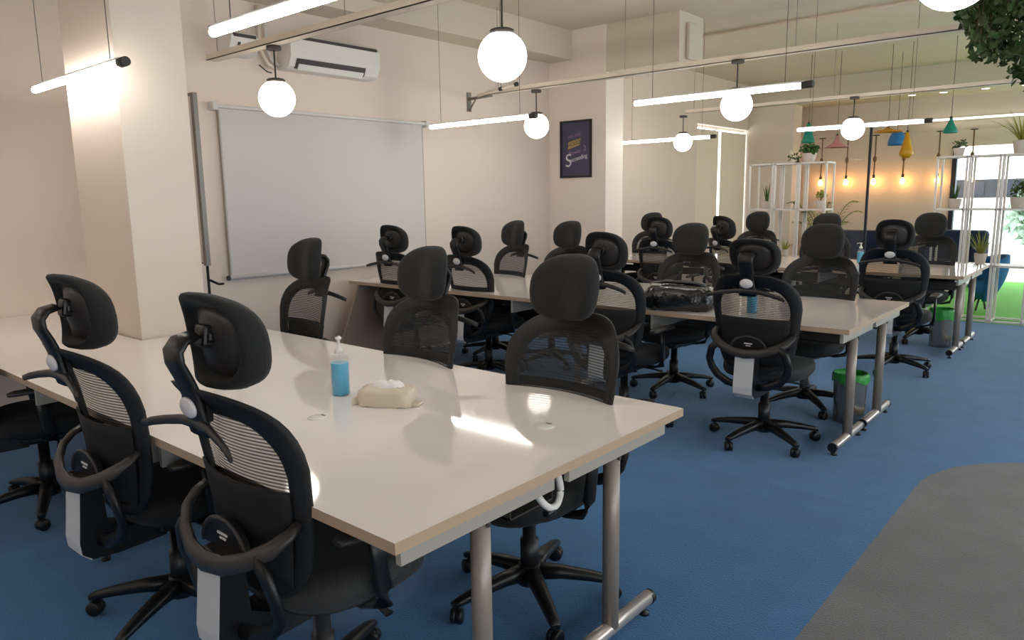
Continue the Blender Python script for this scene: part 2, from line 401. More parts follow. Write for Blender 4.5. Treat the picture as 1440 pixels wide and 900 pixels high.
def make_chair(wrapped=False, arms=True):
    c = empty('office_chair')
    # seat
    def seat(u, v):
        a = 2*PI*u; cx, sy = sup(a, 3.2)
        prof = [(0.001, 0.505), (0.5, 0.503), (0.8, 0.508), (0.93, 0.502), (0.99, 0.484), (1.0, 0.455), (0.97, 0.43), (0.85, 0.42), (0.001, 0.42)]
        k, z = prof[int(round(v*8))]
        y = 0.045+0.235*sy*k
        z -= 0.03*max(0, (y-0.17)/0.11)**2
        return Vector((0.245*cx*k, y, z))
    MB().grid(seat, 32, 8, closeu=True).build('seat', 'fabric', c)
    def shell(u, v):
        a = 2*PI*u; cx, sy = sup(a, 3.0)
        k, z = [(0.95, 0.432), (0.96, 0.42), (0.8, 0.402), (0.3, 0.395), (0.001, 0.395)][int(round(v*4))]
        return Vector((0.24*cx*k, 0.04+0.23*sy*k, z))
    MB().grid(shell, 28, 4, closeu=True).build('seat_shell', 'blackplastic', c)
    if wrapped:
        def wr(u, v):
            a = 2*PI*u; cx, sy = sup(a, 3.0)
            k, z = [(0.001, 0.516), (0.7, 0.516), (0.98, 0.514), (1.05, 0.48), (1.04, 0.42), (0.99, 0.37)][int(round(v*5))]
            r = random.uniform(-0.012, 0.012)
            return Vector(((0.25*cx*k)+r*cx, 0.045+(0.245*sy*k)+r*sy, z+random.uniform(-0.006, 0.006)*(1 if k > 0.5 else 0)))
        MB().grid(wr, 40, 5, closeu=True).build('plastic_cover', 'wrap', c)
    # back frame and net
    T = [2*PI*k/44 for k in range(44)]
    path = [backpt(t, 0.92) for t in T]
    ww = [0.042+0.030*max(0, math.sin(t))**0.5+0.004*abs(math.cos(t)) for t in T]
    MB().sweep(path, 0.026, ww, up=(0, 0, 1), n=10, e=2.6, closed=True).build('back_frame', 'frame', c) if False else None
    m = MB(); rings = []
    for t, w_ in zip(T, ww):
        pc = backpt(t, 0.90); cen = Vector((0, 0, 0.738)); d = Vector((pc.x, 0, pc.z))-cen; d.normalize()
        ring = []
        for j in range(10):
            an = 2*PI*(j+.5)/10
            o_ = d*(math.cos(an)*w_/2*1.15); p = pc+o_; p.y = backy(p.x, p.z)+0.013*math.sin(an)
            ring.append(m.bm.verts.new(p))
        rings.append(ring)
    for i in range(44):
        a = rings[i]; b = rings[(i+1) % 44]
        for j in range(10):
            f = m.bm.faces.new((a[j], a[(j+1) % 10], b[(j+1) % 10], b[j])); f.smooth = True
    m.build('back_frame', 'frame', c)
    MB().grid(lambda u, v: backpt(2*PI*u, 0.001+0.97*v, 0.014-0.006*(v == 1)), 44, 6, closeu=True).build('back_net', 'mesh', c)
    # dense lumbar panel behind the net
    def lum(u, v):
        z = 0.52+0.265*v; x = (u-0.5)*2*(0.212-0.035*(1-v))
        return Vector((x, backy(x, z)-0.016, z))
    MB().grid(lum, 12, 8).build('lumbar_panel', 'meshlow', c, solid=0.006)
    # coat-hanger bar below the badge
    hb = [(-0.222, -0.352, 0.915), (-0.19, -0.343, 0.925), (-0.14, -0.334, 0.936), (-0.07, -0.322, 0.947), (0, -0.318, 0.95), (0.07, -0.322, 0.947), (0.14, -0.334, 0.936), (0.19, -0.343, 0.925), (0.222, -0.352, 0.915)]
    MB().sweep(hb, [0.020, 0.024, 0.025, 0.027, 0.034, 0.027, 0.025, 0.024, 0.020], [0.010, 0.014, 0.016, 0.019, 0.02, 0.019, 0.016, 0.014, 0.010], up=(0, 1, 0.2), n=10).build('hanger_bar', 'greyplastic', c)
    # neck: from the frame up, arching backward and hooking into the headrest
    nk = [(0, -0.305, 0.92), (0, -0.312, 0.95), (0, -0.318, 0.985), (0, -0.322, 1.02), (0, -0.338, 1.065), (0, -0.356, 1.105), (0, -0.358, 1.135), (0, -0.34, 1.158), (0, -0.31, 1.165), (0, -0.28, 1.155)]
    neck = MB().sweep(nk, [0.105, 0.095, 0.088, 0.080, 0.080, 0.086, 0.088, 0.082, 0.07, 0.055], [0.022, 0.028, 0.03, 0.028, 0.026, 0.024, 0.024, 0.024, 0.022, 0.02], up=(0, -1, 0.2), n=12, e=3).box(-0.03, -0.32, 0.95, 0.03, -0.285, 1.0, 0.006).build('neck_bracket', 'blackplastic', c)
    bd = MB().lathe([(0.0, 0), (0.038, 0.0), (0.038, 0.004), (0.032, 0.008), (0.0, 0.010)], n=20).build('badge', 'badge', neck, loc=(0, -0.332, 0.992)); bd.rotation_euler = (math.radians(97), 0, 0); bd.scale = (1, 0.70, 1)
    # headrest: deep cushion with a hollow back
    hc = Vector((0, -0.235, 1.135))
    hp = [(0.001, 0.036), (0.5, 0.036), (0.8, 0.028), (0.94, 0.012), (1.0, -0.014), (1.0, -0.036), (0.97, -0.052), (0.91, -0.058), (0.85, -0.052), (0.80, -0.032), (0.72, -0.014), (0.4, -0.006), (0.001, -0.006)]
    def head(u, v):
        a = 2*PI*u; cx, sz = sup(a, 2.9); k, y = hp[int(round(v*12))]
        x = 0.144*cx*k; z = 0.104*sz*k
        yy = y-0.002+0.052*(x/0.144)**2-0.030*(z/0.104)
        return hc+Vector((x*(1-0.08*max(0, -sz)), yy-0.012, z))
    hd = MB().grid(head, 36, 12, closeu=True).build('headrest', 'fabric', c)
    def pl(u, v):
        a = 2*PI*u; cx, sz = sup(a, 2.5); k, y = [(1.0, -0.012), (0.97, -0.02), (0.7, -0.022), (0.35, -0.03), (0.001, -0.032)][int(round(v*4))]
        x = 0.108*cx*k; z = 0.074*sz*k
        return hc+Vector((x, y-0.014+0.048*(x/0.144)**2-0.028*(z/0.104), z))
    MB().grid(pl, 28, 4, closeu=True).build('headrest_shell', 'greyplastic', hd)
    MB().box(-0.022, -0.315, 1.125, 0.022, -0.26, 1.175, 0.008).lathe([(0.017, 0), (0.017, 0.07)], n=12).build('pivot', 'blackplastic', hd) if False else MB().box(-0.026, -0.30, 1.122, 0.026, -0.255, 1.172, 0.008).box(-0.036, -0.292, 1.135, 0.036, -0.272, 1.158, 0.006).build('headrest_pivot', 'blackplastic', hd)
    # lumbar bar, lower loops, arched plate
    lb = [(-0.222, -0.195, 0.705), (-0.228, -0.225, 0.690), (-0.21, -0.265, 0.662), (-0.155, -0.300, 0.628), (-0.08, -0.322, 0.602), (0, -0.330, 0.594), (0.08, -0.322, 0.602), (0.155, -0.300, 0.628), (0.21, -0.265, 0.662), (0.228, -0.225, 0.690), (0.222, -0.195, 0.705)]
    MB().sweep(lb, 0.046, 0.026, up=(0, -1, 0.25), n=12, scale=[0.8, 0.9, 1, 1.05, 1.1, 1.15, 1.1, 1.05, 1, 0.9, 0.8]).build('lumbar_bar', 'greyplastic', c)
    for s in (-1, 1):
        lp = [(s*0.175, -0.288, 0.64), (s*0.215, -0.286, 0.60), (s*0.232, -0.275, 0.535), (s*0.222, -0.262, 0.485), (s*0.185, -0.262, 0.44), (s*0.12, -0.272, 0.408), (s*0.05, -0.275, 0.395)]
        MB().sweep(lp, 0.046, 0.026, up=(0, -1, 0.1), n=10, scale=[0.9, 1, 1, 1, 1, 1, 0.9]).build('lower_loop', 'blackplastic', c)
    ap = [(0.105*math.cos(a), -0.258-0.05*math.sin(a)*0.4, 0.60+0.085*math.sin(a)) for a in [PI*k/12 for k in range(13)]]
    m = MB().prism([(x, -0.255, z) for x, y, z in ap][::-1], (0, -0.02, 0))
    lp_ = m.build('lumbar_plate', 'blackplastic', c)
    MB().sweep([(x*1.03, -0.274, z) for x, y, z in ap], 0.014, 0.012, up=(0, 1, 0), n=8).build('lumbar_plate_rim', 'greyplastic', lp_)
    MB().box(-0.024, -0.2775, 0.642, 0.024, -0.274, 0.648).box(-0.014, -0.2775, 0.630, 0.014, -0.274, 0.635).build('logo_mark', 'badge', lp_)
    # spine with silver rear plate
    sp = MB().prism([(-0.058, -0.315, 0.605), (-0.058, -0.325, 0.50), (-0.058, -0.335, 0.40), (-0.058, -0.33, 0.362), (-0.058, -0.30, 0.338), (-0.058, -0.22, 0.33), (-0.058, -0.06, 0.335), (-0.058, -0.06, 0.41), (-0.058, -0.19, 0.41), (-0.058, -0.245, 0.44), (-0.058, -0.255, 0.605)], (0.116, 0, 0)).build('spine', 'blackplastic', c)
    MB().prism([(-0.056, -0.3165, 0.600), (-0.056, -0.3265, 0.50), (-0.056, -0.3375, 0.40), (-0.056, -0.3335, 0.362), (-0.056, -0.304, 0.334), (-0.056, -0.304, 0.340), (-0.056, -0.3315, 0.366), (-0.056, -0.3345, 0.40), (-0.056, -0.3235, 0.50), (-0.056, -0.3135, 0.600)], (0.112, 0, 0)).build('spine_plate', 'spine_silver', sp)
    # mechanism, lever, gas column
    me = MB().box(-0.075, -0.09, 0.345, 0.075, 0.13, 0.40, 0.012).build('tilt_mechanism', 'blackplastic', c)
    MB().sweep([(0.07, 0.05, 0.375), (0.20, 0.05, 0.372), (0.25, 0.05, 0.366)], [0.012, 0.012, 0.03], [0.012, 0.012, 0.014], n=8).build('lever', 'blackplastic', me)
    MB().lathe([(0.034, 0.10), (0.034, 0.235), (0.025, 0.237), (0.025, 0.35)], 0, 0, 20).build('gas_column', 'blackplastic', c)
    # five-star base and casters
    b = MB().lathe([(0.05, 0.065), (0.056, 0.08), (0.05, 0.125), (0.036, 0.14)], 0, 0, 24)
    for k in range(5):
        a = 2*PI*k/5; d = Vector((math.cos(a), math.sin(a), 0))
        b.sweep([d*0.03+Vector((0, 0, 0.108)), d*0.12+Vector((0, 0, 0.105)), d*0.22+Vector((0, 0, 0.092)), d*0.295+Vector((0, 0, 0.078)), d*0.325+Vector((0, 0, 0.070))], [0.07, 0.056, 0.048, 0.040, 0.032], [0.056, 0.046, 0.036, 0.027, 0.022], n=10, e=3)
    base = b.build('star_base', 'blackplastic', c)
    for k in range(5):
        a = 2*PI*k/5; d = Vector((math.cos(a), math.sin(a), 0))
        cm = MB()
        for s in (-1, 1):
            nn = 16; rr = [(0.012, 0.003), (0.026, 0.003), (0.028, 0.007), (0.028, 0.018), (0.024, 0.022), (0.0005, 0.022)]
            rings = [[cm.bm.verts.new((r*math.cos(2*PI*i/nn), s*y, 0.028+r*math.sin(2*PI*i/nn))) for i in range(nn)] for r, y in rr]
            for p, q in zip(rings, rings[1:]):
                for i in range(nn):
                    f = cm.bm.faces.new((p[i], p[(i+1) % nn], q[(i+1) % nn], q[i])); f.smooth = True
            cm.bm.faces.new(rings[0])
        cm.lathe([(0.007, 0.04), (0.007, 0.074)], 0, 0, 8).box(-0.02, -0.004, 0.02, 0.018, 0.004, 0.05)
        q = cm.build('caster', 'blackplastic', base, loc=d*0.31); q.rotation_euler = (0, 0, a+0.9+k*1.3)
    if arms:
        for s in (-1, 1):
            am = MB().sweep([(s*0.12, 0.02, 0.395), (s*0.20, 0.02, 0.392), (s*0.262, 0.02, 0.41), (s*0.278, 0.015, 0.46), (s*0.28, 0.0, 0.55), (s*0.28, -0.01, 0.64)], [0.06, 0.06, 0.06, 0.055, 0.05, 0.05], [0.014, 0.016, 0.018, 0.02, 0.02, 0.02], up=(0.6*s, 0, 0.7) , n=10, e=3).build('armrest', 'blackplastic', c)
            MB().sweep([(s*0.283, -0.13, 0.648), (s*0.283, -0.10, 0.651), (s*0.28, 0.0, 0.654), (s*0.276, 0.10, 0.652), (s*0.272, 0.14, 0.645)], [0.04, 0.066, 0.075, 0.07, 0.045], [0.016, 0.024, 0.026, 0.024, 0.016], n=12, e=2.6).build('arm_pad', 'greyplastic', am)
    return c
def set_base(c, deg):
    for k in kids(c):
        if k.name.startswith('star_base'): k.rotation_euler = (0, 0, math.radians(deg)-c.rotation_euler.z)

proto = {(False, True): make_chair(False, True), (True, True): make_chair(True, True), (True, False): make_chair(True, False)}
used = set()
def chair(x, y, face, yaw, kind, base, label, group, tilt=0):
    p = proto[kind]
    c = p if kind not in used else copy_tree(p)
    used.add(kind)
    c.location = (x, y, 0); c.rotation_euler = (0, 0, (0 if face > 0 else PI)+math.radians(yaw))
    c['label'] = label; c['category'] = 'chair'; c['group'] = group
    set_base(c, base)
    if tilt:
        for k in kids(c):
            if k.name.startswith('headrest'):
                a = math.radians(tilt); hy, hz = -0.26, 1.10
                k.rotation_euler = (a, 0, 0)
                k.scale = (1, 1.06, 1.13); k.location = (0, hy-(1.06*hy*math.cos(a)-1.13*hz*math.sin(a)), hz-(1.06*hy*math.sin(a)+1.13*hz*math.cos(a))+0.004)
    return c
N_, W_, WN = (False, True), (True, True), (True, False)
G = ['chairs on the near side of the front table', 'chairs on the far side of the front table', 'chairs on the near side of the middle table', 'chairs on the far side of the middle table', 'chairs on the near side of the back table', 'chairs on the far side of the back table']
chair(-1.72, 1.125, 1, 0, W_, -100, 'black mesh chair closest to the camera, seen from behind with big headrest', G[0], -9)
chair(-2.57, 1.10, 1, 1, N_, -62, 'black mesh office chair second from the free end of the front table, near side', G[0], -9)
chair(-4.02, 1.12, 1, -12, N_, -95, 'black office chair cut off by the left picture edge, only seat and base in view', G[0])
chair(-1.63, 1.97, -1, 0, N_, -107, 'black chair facing us at the front table end, behind the white cable loop', G[1])
chair(-2.50, 2.04, -1, -4, N_, -80, 'black office chair facing us behind the tissue packet on the front table', G[1])
chair(-3.72, 2.23, -1, -6, N_, -90, 'black chair facing us before the projector screen, left of the sanitizer bottle', G[1])
chair(-1.655, 4.24, 1, 0, WN, -106, 'black chair seen whole from behind with silver spine plate, beside the bin', G[2])
chair(-2.53, 4.06, 1, 0, N_, -60, 'black mesh chair seen from behind just left of the black wrapped parcel', G[2])
chair(-4.09, 4.44, 1, -3, N_, -75, 'black mesh chair from behind with light striped back, below the grey wall bracket', G[2])
chair(-4.93, 4.39, 1, 3, N_, -100, 'black mesh chair from behind at the wall end of the middle table', G[2])
chair(-1.72, 5.12, -1, 0, N_, -120, 'black chair facing us nearest the free end of the middle table', G[3])
chair(-2.66, 4.98, -1, 0, W_, -90, 'black chair with plastic wrapped seat facing us behind the black parcel', G[3])
chair(-3.95, 5.12, -1, -4, N_, -100, 'black chair facing us in front of the poster column, middle table', G[3])
chair(-4.61, 5.10, -1, -14, N_, -85, 'black chair facing us with tilted headrest, leftmost beyond the middle table', G[3])
chair(-1.52, 6.66, 1, 0, N_, -98, 'black mesh chair from behind with oval badge, beside the steel bin at the back table', G[4])
chair(-3.19, 7.36, 1, -26, N_, -98, 'black mesh chair at the back table with small round headrest under the bright blind gap', G[4])
chair(-3.82, 7.0, 1, 0, N_, -80, 'black mesh chair from behind at the back table right of the poster column', G[4])
chair(-1.66, 8.18, -1, 0, N_, -98, 'black chair facing us beyond the back table, in front of the bright window', G[5])
chair(-2.60, 7.96, -1, 0, N_, -60, 'black chair facing us beyond the back table, in front of the palm frond', G[5])
chair(-3.62, 8.6, -1, 0, N_, -80, 'black chair facing us beyond the back table, in front of the left white shelf', G[5])
chair(-4.80, 8.1, -1, 0, N_, -70, 'black chair facing us, mostly hidden, just right of the poster column', G[5])

# ------------------------------------------------------------------ lights of the office
def tube_light(x0, x1, y, z, label, group='linear tube lights over the tables'):
    o = empty('tube_light', ((x0+x1)/2, y, z)); tag(o, label, 'light', group); L = (x1-x0)/2
    MB().sweep([(-L, 0, 0), (L-0.03, 0, 0)], 0.034, 0.034, n=14).build('lit_tube', 'tube', o)
    MB().sweep([(-L-0.01, 0, 0.022), (L-0.02, 0, 0.022)], 0.03, 0.014, n=8, e=4).build('housing', 'white', o)
    MB().sweep([(L-0.035, 0, 0.004), (L+0.035, 0, 0.004)], 0.045, 0.045, n=14).build('end_cap', 'dark', o)
    for s in (-1, 1):
        MB().tube([(s*(L-0.14), 0, 0.028), (s*(L-0.14), 0, H-z)], 0.0022, 6).build('hanging_wire', 'wire', o)
TL = 0.61; SZ = 2.135
for x, y, l in ((-4.35, 1.56, 'lit tube light close to the pillar, with a dark end cap'), (-2.24, 1.54, 'large lit tube light at the top left, cut by the picture edge'),
                (-4.52, 4.84, 'lit tube light running to the globe beside the poster'), (-2.28, 4.75, 'lit tube light crossing the globe above the wrapped parcel'),
                (-4.5, 8.1, 'lit tube light right of the poster column'), (-2.28, 8.0, 'lit tube light crossing the globe left of the coloured lamp shades')):
    tube_light(x-TL, x+TL, y, SZ, l)
def globe(x, y, label):
    z = 2.19
    o = empty('globe_pendant', (x, y, z)); tag(o, label, 'pendant lamp', 'white glass globe pendants')
    prof = [(0.125*math.sin(PI*k/18), -0.125*math.cos(PI*k/18)) for k in range(0, 18)]
    MB().lathe(prof, 0, 0, 32).build('glass_globe', 'globe', o)
    MB().lathe([(0.062, 0.108), (0.062, 0.128), (0.05, 0.134), (0.006, 0.136)], 0, 0, 24).build('globe_cap', 'dark', o)
    MB().tube([(0, 0, 0.13), (0, 0, 0.335)], 0.006, 8).build('rod', 'dark', o)
    MB().lathe([(0.05, 0.325), (0.052, 0.338), (0.05, 0.35)], 0, 0, 20).build('canopy', 'dark', o)
for x, y, l in ((-4.72, 2.99, 'lit globe pendant in front of the air conditioner'), (-2.58, 2.95, 'big lit globe pendant at the top centre of the picture'), (-0.555, 2.88, 'lit globe pendant cut by the top edge beside the hanging ivy'),
                (-4.78, 5.97, 'lit globe pendant at the end of the tube light left of the poster'), (-2.62, 5.86, 'lit globe pendant overlapped by the long tube light before the far beam'),
                (-4.92, 9.33, 'small lit globe pendant in front of the roller blinds'), (-2.64, 9.02, 'lit globe pendant in front of the pink lamp shade')):
    globe(x, y, l)
for x, y, l in ((-4.4, -1.55, 'added unseen tube light left behind the camera, brightening the left wall'), (-2.2, -1.55, 'added unseen tube light behind the camera, brightening the foreground')):
    tube_light(x-TL, x+TL, y, SZ, l)  # tubes added out of view to brighten the left wall and foreground
for x, y, l in ((-4.75, 0.0, 'added unseen globe pendant left of the camera, brightening the left wall'), (1.5, 2.9, 'added globe pendant right of the ivy, out of view, for extra light')):
    globe(x, y, l)  # globes added beyond the frame as extra light for the room
def tray(y, x0, x1, name_label):
    o = empty('cable_tray', ((x0+x1)/2, y, 2.555)); tag(o, name_label, 'cable tray', 'cable trays carrying the globes'); L = (x1-x0)/2
    m = MB().box(-L, -0.04, -0.012, L, 0.04, -0.006).box(-L, -0.04, -0.012, L, -0.036, 0.034).box(-L, 0.036, -0.012, L, 0.04, 0.034)
    m.build('channel', 'tray', o)
    w_ = MB()
    n = max(2, int((x1-x0)/1.5))
    for k in range(n+1):
        xx = -L+0.1+(2*L-0.2)*k/n
        MB().tube([(xx, 0, -0.006), (xx, 0, H-2.555)], 0.003, 6).build('hanger_rod', 'steelwire', o)
tray(2.97, -5.55, 2.5, 'beige cable tray crossing below the air conditioner')
tray(5.93, -5.35, 2.5, 'beige cable tray between the poster column and the ivy')
tray(9.2, -4.8, 2.5, 'beige cable tray over the white shelves')
# wall bracket of the second tray
o = tag(empty('wall_bracket', (-5.68, 5.93, 2.46)), 'grey metal V shaped bracket on the wall left of the poster', 'bracket')
MB().box(0, -0.03, -0.06, 0.012, 0.03, 0.14).build('back_plate', 'greymetal', o)
MB().sweep([(0.01, 0, -0.05), (0.12, 0, 0.08)], 0.02, 0.02, n=6).sweep([(0.01, 0.0, 0.07), (0.34, 0, 0.08)], 0.03, 0.03, n=8).build('arm', 'greymetal', o)
o = tag(empty('swing_arm', (-5.0, 5.8, 2.56)), 'thin tan rail with black joints above the small globe left of the poster', 'rail')
MB().tube([(-0.42, 0.0, -0.03), (0.10, 0.0, 0.03)], 0.014, 8).build('rail', 'tray', o)
MB().sweep([(-0.12, 0, 0.004), (-0.08, 0, 0.009)], 0.04, 0.04, n=10).sweep([(0.09, 0, 0.028), (0.12, 0, 0.032)], 0.045, 0.045, n=10).build('joint', 'dark', o)
MB().tube([(-0.1, 0, 0.02), (-0.1, 0, H-2.56)], 0.003, 6).build('hanger_rod', 'steelwire', o)

# ------------------------------------------------------------------ on the walls
# projector screen
o = empty('projector_screen', (XW, 3.04, 0)); tag(o, 'large white pull-down projector screen on the left wall', 'projector screen')
W2 = 2.17
MB().box(0.002, -0.02, 2.21, 0.07, W2+0.02, 2.24, 0.008).build('roller_case', 'screencase', o)
for a_ in (-0.06, W2+0.015): MB().box(0.002, a_, 2.19, 0.08, a_+0.045, 2.255, 0.006).build('case_end', 'screencase', o)
MB().box(0.035, 0.0, 0.875, 0.038, W2, 2.21).build('screen_sheet', 'screen', o)
for a_ in (0.0, W2-0.012): MB().box(0.0385, a_, 0.88, 0.0395, a_+0.012, 2.2).build('side_border', 'apron', o)
MB().sweep([(0.036, -0.01, 0.868), (0.036, W2+0.01, 0.868)], 0.036, 0.036, n=12).build('bottom_bar', 'screencase', o)
for yy in (-0.018, W2+0.018): MB().sweep([(0.036, yy-0.01, 0.868), (0.036, yy+0.01, 0.868)], 0.04, 0.04, n=12).build('bar_cap', 'dark', o)
# air conditioner
def aircon(y0, y1, z0, z1, label, cat, nm):
    o = empty(nm, (XW, y0, z0)); tag(o, label, cat); W = y1-y0; h = z1-z0
    MB().prism([(0, 0, 0), (0, 0, h), (0.17, 0, h), (0.215, 0, h-0.04), (0.215, 0, 0.10), (0.17, 0, 0.02), (0.12, 0, 0.0)], (0, W, 0)).build('casing', 'white', o)
    MB().box(0.03, 0.04, h, 0.16, W-0.04, h+0.003).box(0.206, 0.02, h-0.048, 0.2165, W-0.03, h-0.022).build('intake_grille', 'dark', o)
    MB().prism([(0.150, 0.06, 0.010), (0.172, 0.06, 0.022), (0.205, 0.06, 0.082), (0.212, 0.06, 0.079), (0.180, 0.06, 0.018), (0.156, 0.06, 0.004)], (0, W-0.22, 0)).build('air_outlet', 'dark', o)
    MB().prism([(0.168, 0.08, 0.000), (0.196, 0.08, 0.040), (0.202, 0.08, 0.038), (0.174, 0.08, -0.006)], (0, W-0.26, 0)).build('louver', 'white', o)
    return o
aircon(3.62, 4.55, 2.565, 2.845, 'long white wall mounted air conditioner above the projector screen', 'air conditioner', 'air_conditioner')
aircon(3.10, 3.34, 2.62, 2.785, 'small white wall unit left of the air conditioner, partly behind the big tube light', 'wall unit', 'wall_unit')
o = tag(empty('pipe_bundle', (XW, 3.48, 2.6)), 'short beige pipe bundle between the small wall unit and the air conditioner', 'pipes')
MB().tube([(0.03, -0.03, 0.45), (0.035, -0.03, 0.1), (0.05, 0.02, 0.0), (0.03, 0.1, -0.03)], 0.018).build('pipe', 'tray', o)
MB().tube([(0.03, 0.03, 0.45), (0.035, 0.03, 0.12), (0.05, 0.06, 0.03), (0.04, 0.13, 0.0)], 0.014).build('pipe', 'white', o)
MB().tube([(0.05, -0.06, -0.02), (0.07, 0.0, -0.07), (0.05, 0.05, -0.07)], 0.006).build('cable', 'dark', o)
# easel whiteboard hidden behind the pillar: only its grey edge and foot show
o = tag(empty('whiteboard_stand', (-4.90, 2.29, 0)), 'grey edged board on a stand, standing behind the pillar', 'whiteboard')
MB().box(-0.55, 0, 1.10, 0.33, 0.02, 2.14).build('board', 'white', o)
MB().box(0.33, -0.004, 1.08, 0.366, 0.024, 2.15).box(-0.56, -0.002, 1.09, -0.55, 0.022, 2.14).box(-0.56, -0.002, 1.09, 0.33, 0.022, 1.10).box(-0.56, -0.002, 2.13, 0.33, 0.022, 2.15).build('board_frame', 'greymetal', o)
for x in (-0.45, 0.345): MB().tube([(x, 0.01, 0.03), (x, 0.01, 1.1)], 0.009).tube([(x, -0.0, 0.03), (x, 0.30, 0.03)], 0.012).build('stand_leg', 'blackplastic', o)
MB().sweep([(0.345, 0.02, 0.985), (0.40, 0.05, 0.96), (0.44, 0.06, 0.965)], 0.016, 0.016, n=8).build('clamp_handle', 'blackplastic', o)

# poster
def text(s, size, m, parent, loc, rot, ext=0.0008, shear=0.0, sx=1.0, name='lettering'):
    cu = bpy.data.curves.new(name, 'FONT'); cu.body = s; cu.size = size; cu.extrude = ext; cu.align_x = 'CENTER'; cu.align_y = 'CENTER'; cu.shear = shear
    t = bpy.data.objects.new(name, cu); COL.objects.link(t)
    bpy.context.view_layer.update()
    me = bpy.data.meshes.new_from_object(t.evaluated_get(bpy.context.evaluated_depsgraph_get()))
    bpy.data.objects.remove(t); bpy.data.curves.remove(cu)
    o = bpy.data.objects.new(name, me); COL.objects.link(o); me.materials.clear(); me.materials.append(M[m])
    o.parent = parent; o.location = loc; o.rotation_euler = rot; o.scale = (sx, 1, 1); return o
o = empty('framed_poster', (-5.28, 7.35, 2.04)); tag(o, 'navy poster in a black frame with white script lettering on the column', 'poster')
MB().box(-0.228, -0.022, -0.335, -0.205, 0, 0.335).box(0.205, -0.022, -0.335, 0.228, 0, 0.335).box(-0.205, -0.022, 0.312, 0.205, 0, 0.335).box(-0.205, -0.022, -0.335, 0.205, 0, -0.312).build('frame', 'posterframe', o)
pr = MB().box(-0.206, -0.012, -0.313, 0.206, -0.002, 0.313).build('print', 'posterblue', o)
tilt = math.radians(12)
def rt(a): return (PI/2, -a, 0)
MB().prism([(-0.115, -0.014, 0.0), (0.06, -0.014, 0.045), (0.075, -0.014, 0.125), (-0.105, -0.014, 0.085)], (0, 0.003, 0)).build('gold_block', 'postergold', pr)
text('WE ARE', 0.055, 'posterpurple', pr, (-0.02, -0.0145, 0.155), rt(tilt))
text('HOUSE', 0.062, 'posterblue', pr, (-0.02, -0.0155, 0.063), rt(tilt))
text('Power', 0.07, 'posterpurple', pr, (-0.01, -0.0145, -0.035), rt(tilt))
text('2', 0.085, 'posterpurple', pr, (0.135, -0.0145, 0.005), rt(tilt))
text('S', 0.21, 'posterwhite', pr, (-0.115, -0.0145, -0.14), rt(tilt), shear=0.2)
text('ucceeding', 0.075, 'posterwhite', pr, (0.045, -0.0145, -0.105), rt(tilt), shear=0.2, sx=0.82)

# ------------------------------------------------------------------ things on and under the tables
def sanitizer(x, y, label, z=0.75, s=1.0, rz=0.0):
    o = empty('sanitizer_bottle', (x, y, z), rz); tag(o, label, 'bottle', 'hand sanitizer bottles'); o.scale = (s, s, s)
    MB().lathe([(0.030, 0.002), (0.0335, 0.006), (0.0335, 0.124), (0.0335, 0.126)], 0, 0, 28).build('blue_gel', 'bluegel', o)
    MB().lathe([(0.033, 0.0), (0.0355, 0.003), (0.0355, 0.14), (0.031, 0.15), (0.016, 0.158), (0.015, 0.166)], 0, 0, 28).build('bottle_shell', 'clear', o)
    p = MB().lathe([(0.017, 0.162), (0.017, 0.178), (0.009, 0.182), (0.006, 0.2), (0.006, 0.212), (0.012, 0.214), (0.012, 0.222)], 0, 0, 18).build('pump', 'white', o)
    MB().sweep([(0.01, 0, 0.218), (-0.02, 0, 0.22), (-0.045, 0, 0.212)], [0.014, 0.012, 0.007], [0.01, 0.009, 0.007], n=8).build('nozzle', 'white', p)
    MB().tube([(0, 0, 0.01), (0, 0, 0.16)], 0.002, 6).build('dip_tube', 'clear', o)
    return o
sanitizer(-2.275, 1.635, 'blue hand sanitizer bottle with white pump on the front table', rz=-0.75)
sanitizer(-1.83, 4.42, 'blue sanitizer bottle on the middle table, seen through the mesh chair back', s=0.9)
sanitizer(-2.25, 8.2, 'small sanitizer pump bottle on the back table behind the badge chair', s=0.95)
# tissue packet
o = empty('tissue_packet', (-2.03, 1.66, 0.75), math.radians(30)); tag(o, 'cream soft pack of tissues with a tuft on top, on the front table', 'tissues')
def pk(u, v):
    a = 2*PI*u; cx, sy = sup(a, 6); k, z = [(0.9, 0.0), (1.0, 0.006), (1.0, 0.048), (0.96, 0.058), (0.7, 0.066), (0.001, 0.068)][int(round(v*5))]
    return Vector((0.10*cx*k, 0.058*sy*k, z+0.003*math.sin(9*a)))
pkt = MB().grid(pk, 40, 5, closeu=True).build('packet', 'tissue', o)
def tf(u, v):
    a = 2*PI*u; k, z = [(1.0, 0.06), (0.92, 0.073), (0.7, 0.083), (0.35, 0.084), (0.001, 0.08)][int(round(v*4))]
    return Vector((0.062*math.cos(a)*k*(1+0.08*math.sin(5*a)), 0.03*math.sin(a)*k*(1+0.1*math.sin(4*a)), z+0.004*math.sin(6*a)*(k > 0.3)))
MB().grid(tf, 32, 4, closeu=True).build('tissue_tuft', 'tissuewhite', o)
MB().prism([(-0.10, -0.02, 0.002), (-0.125, -0.035, 0.002), (-0.128, 0.03, 0.002), (-0.10, 0.02, 0.002)], (0, 0, 0.02)).prism([(0.10, -0.03, 0.002), (0.122, -0.03, 0.002), (0.124, 0.02, 0.002), (0.10, 0.02, 0.002)], (0, 0, 0.008)).build('crimped_end', 'tissue', o)
MB().box(-0.109, -0.012, 0.022, -0.102, 0.014, 0.042).build('printed_mark', 'pink', o)
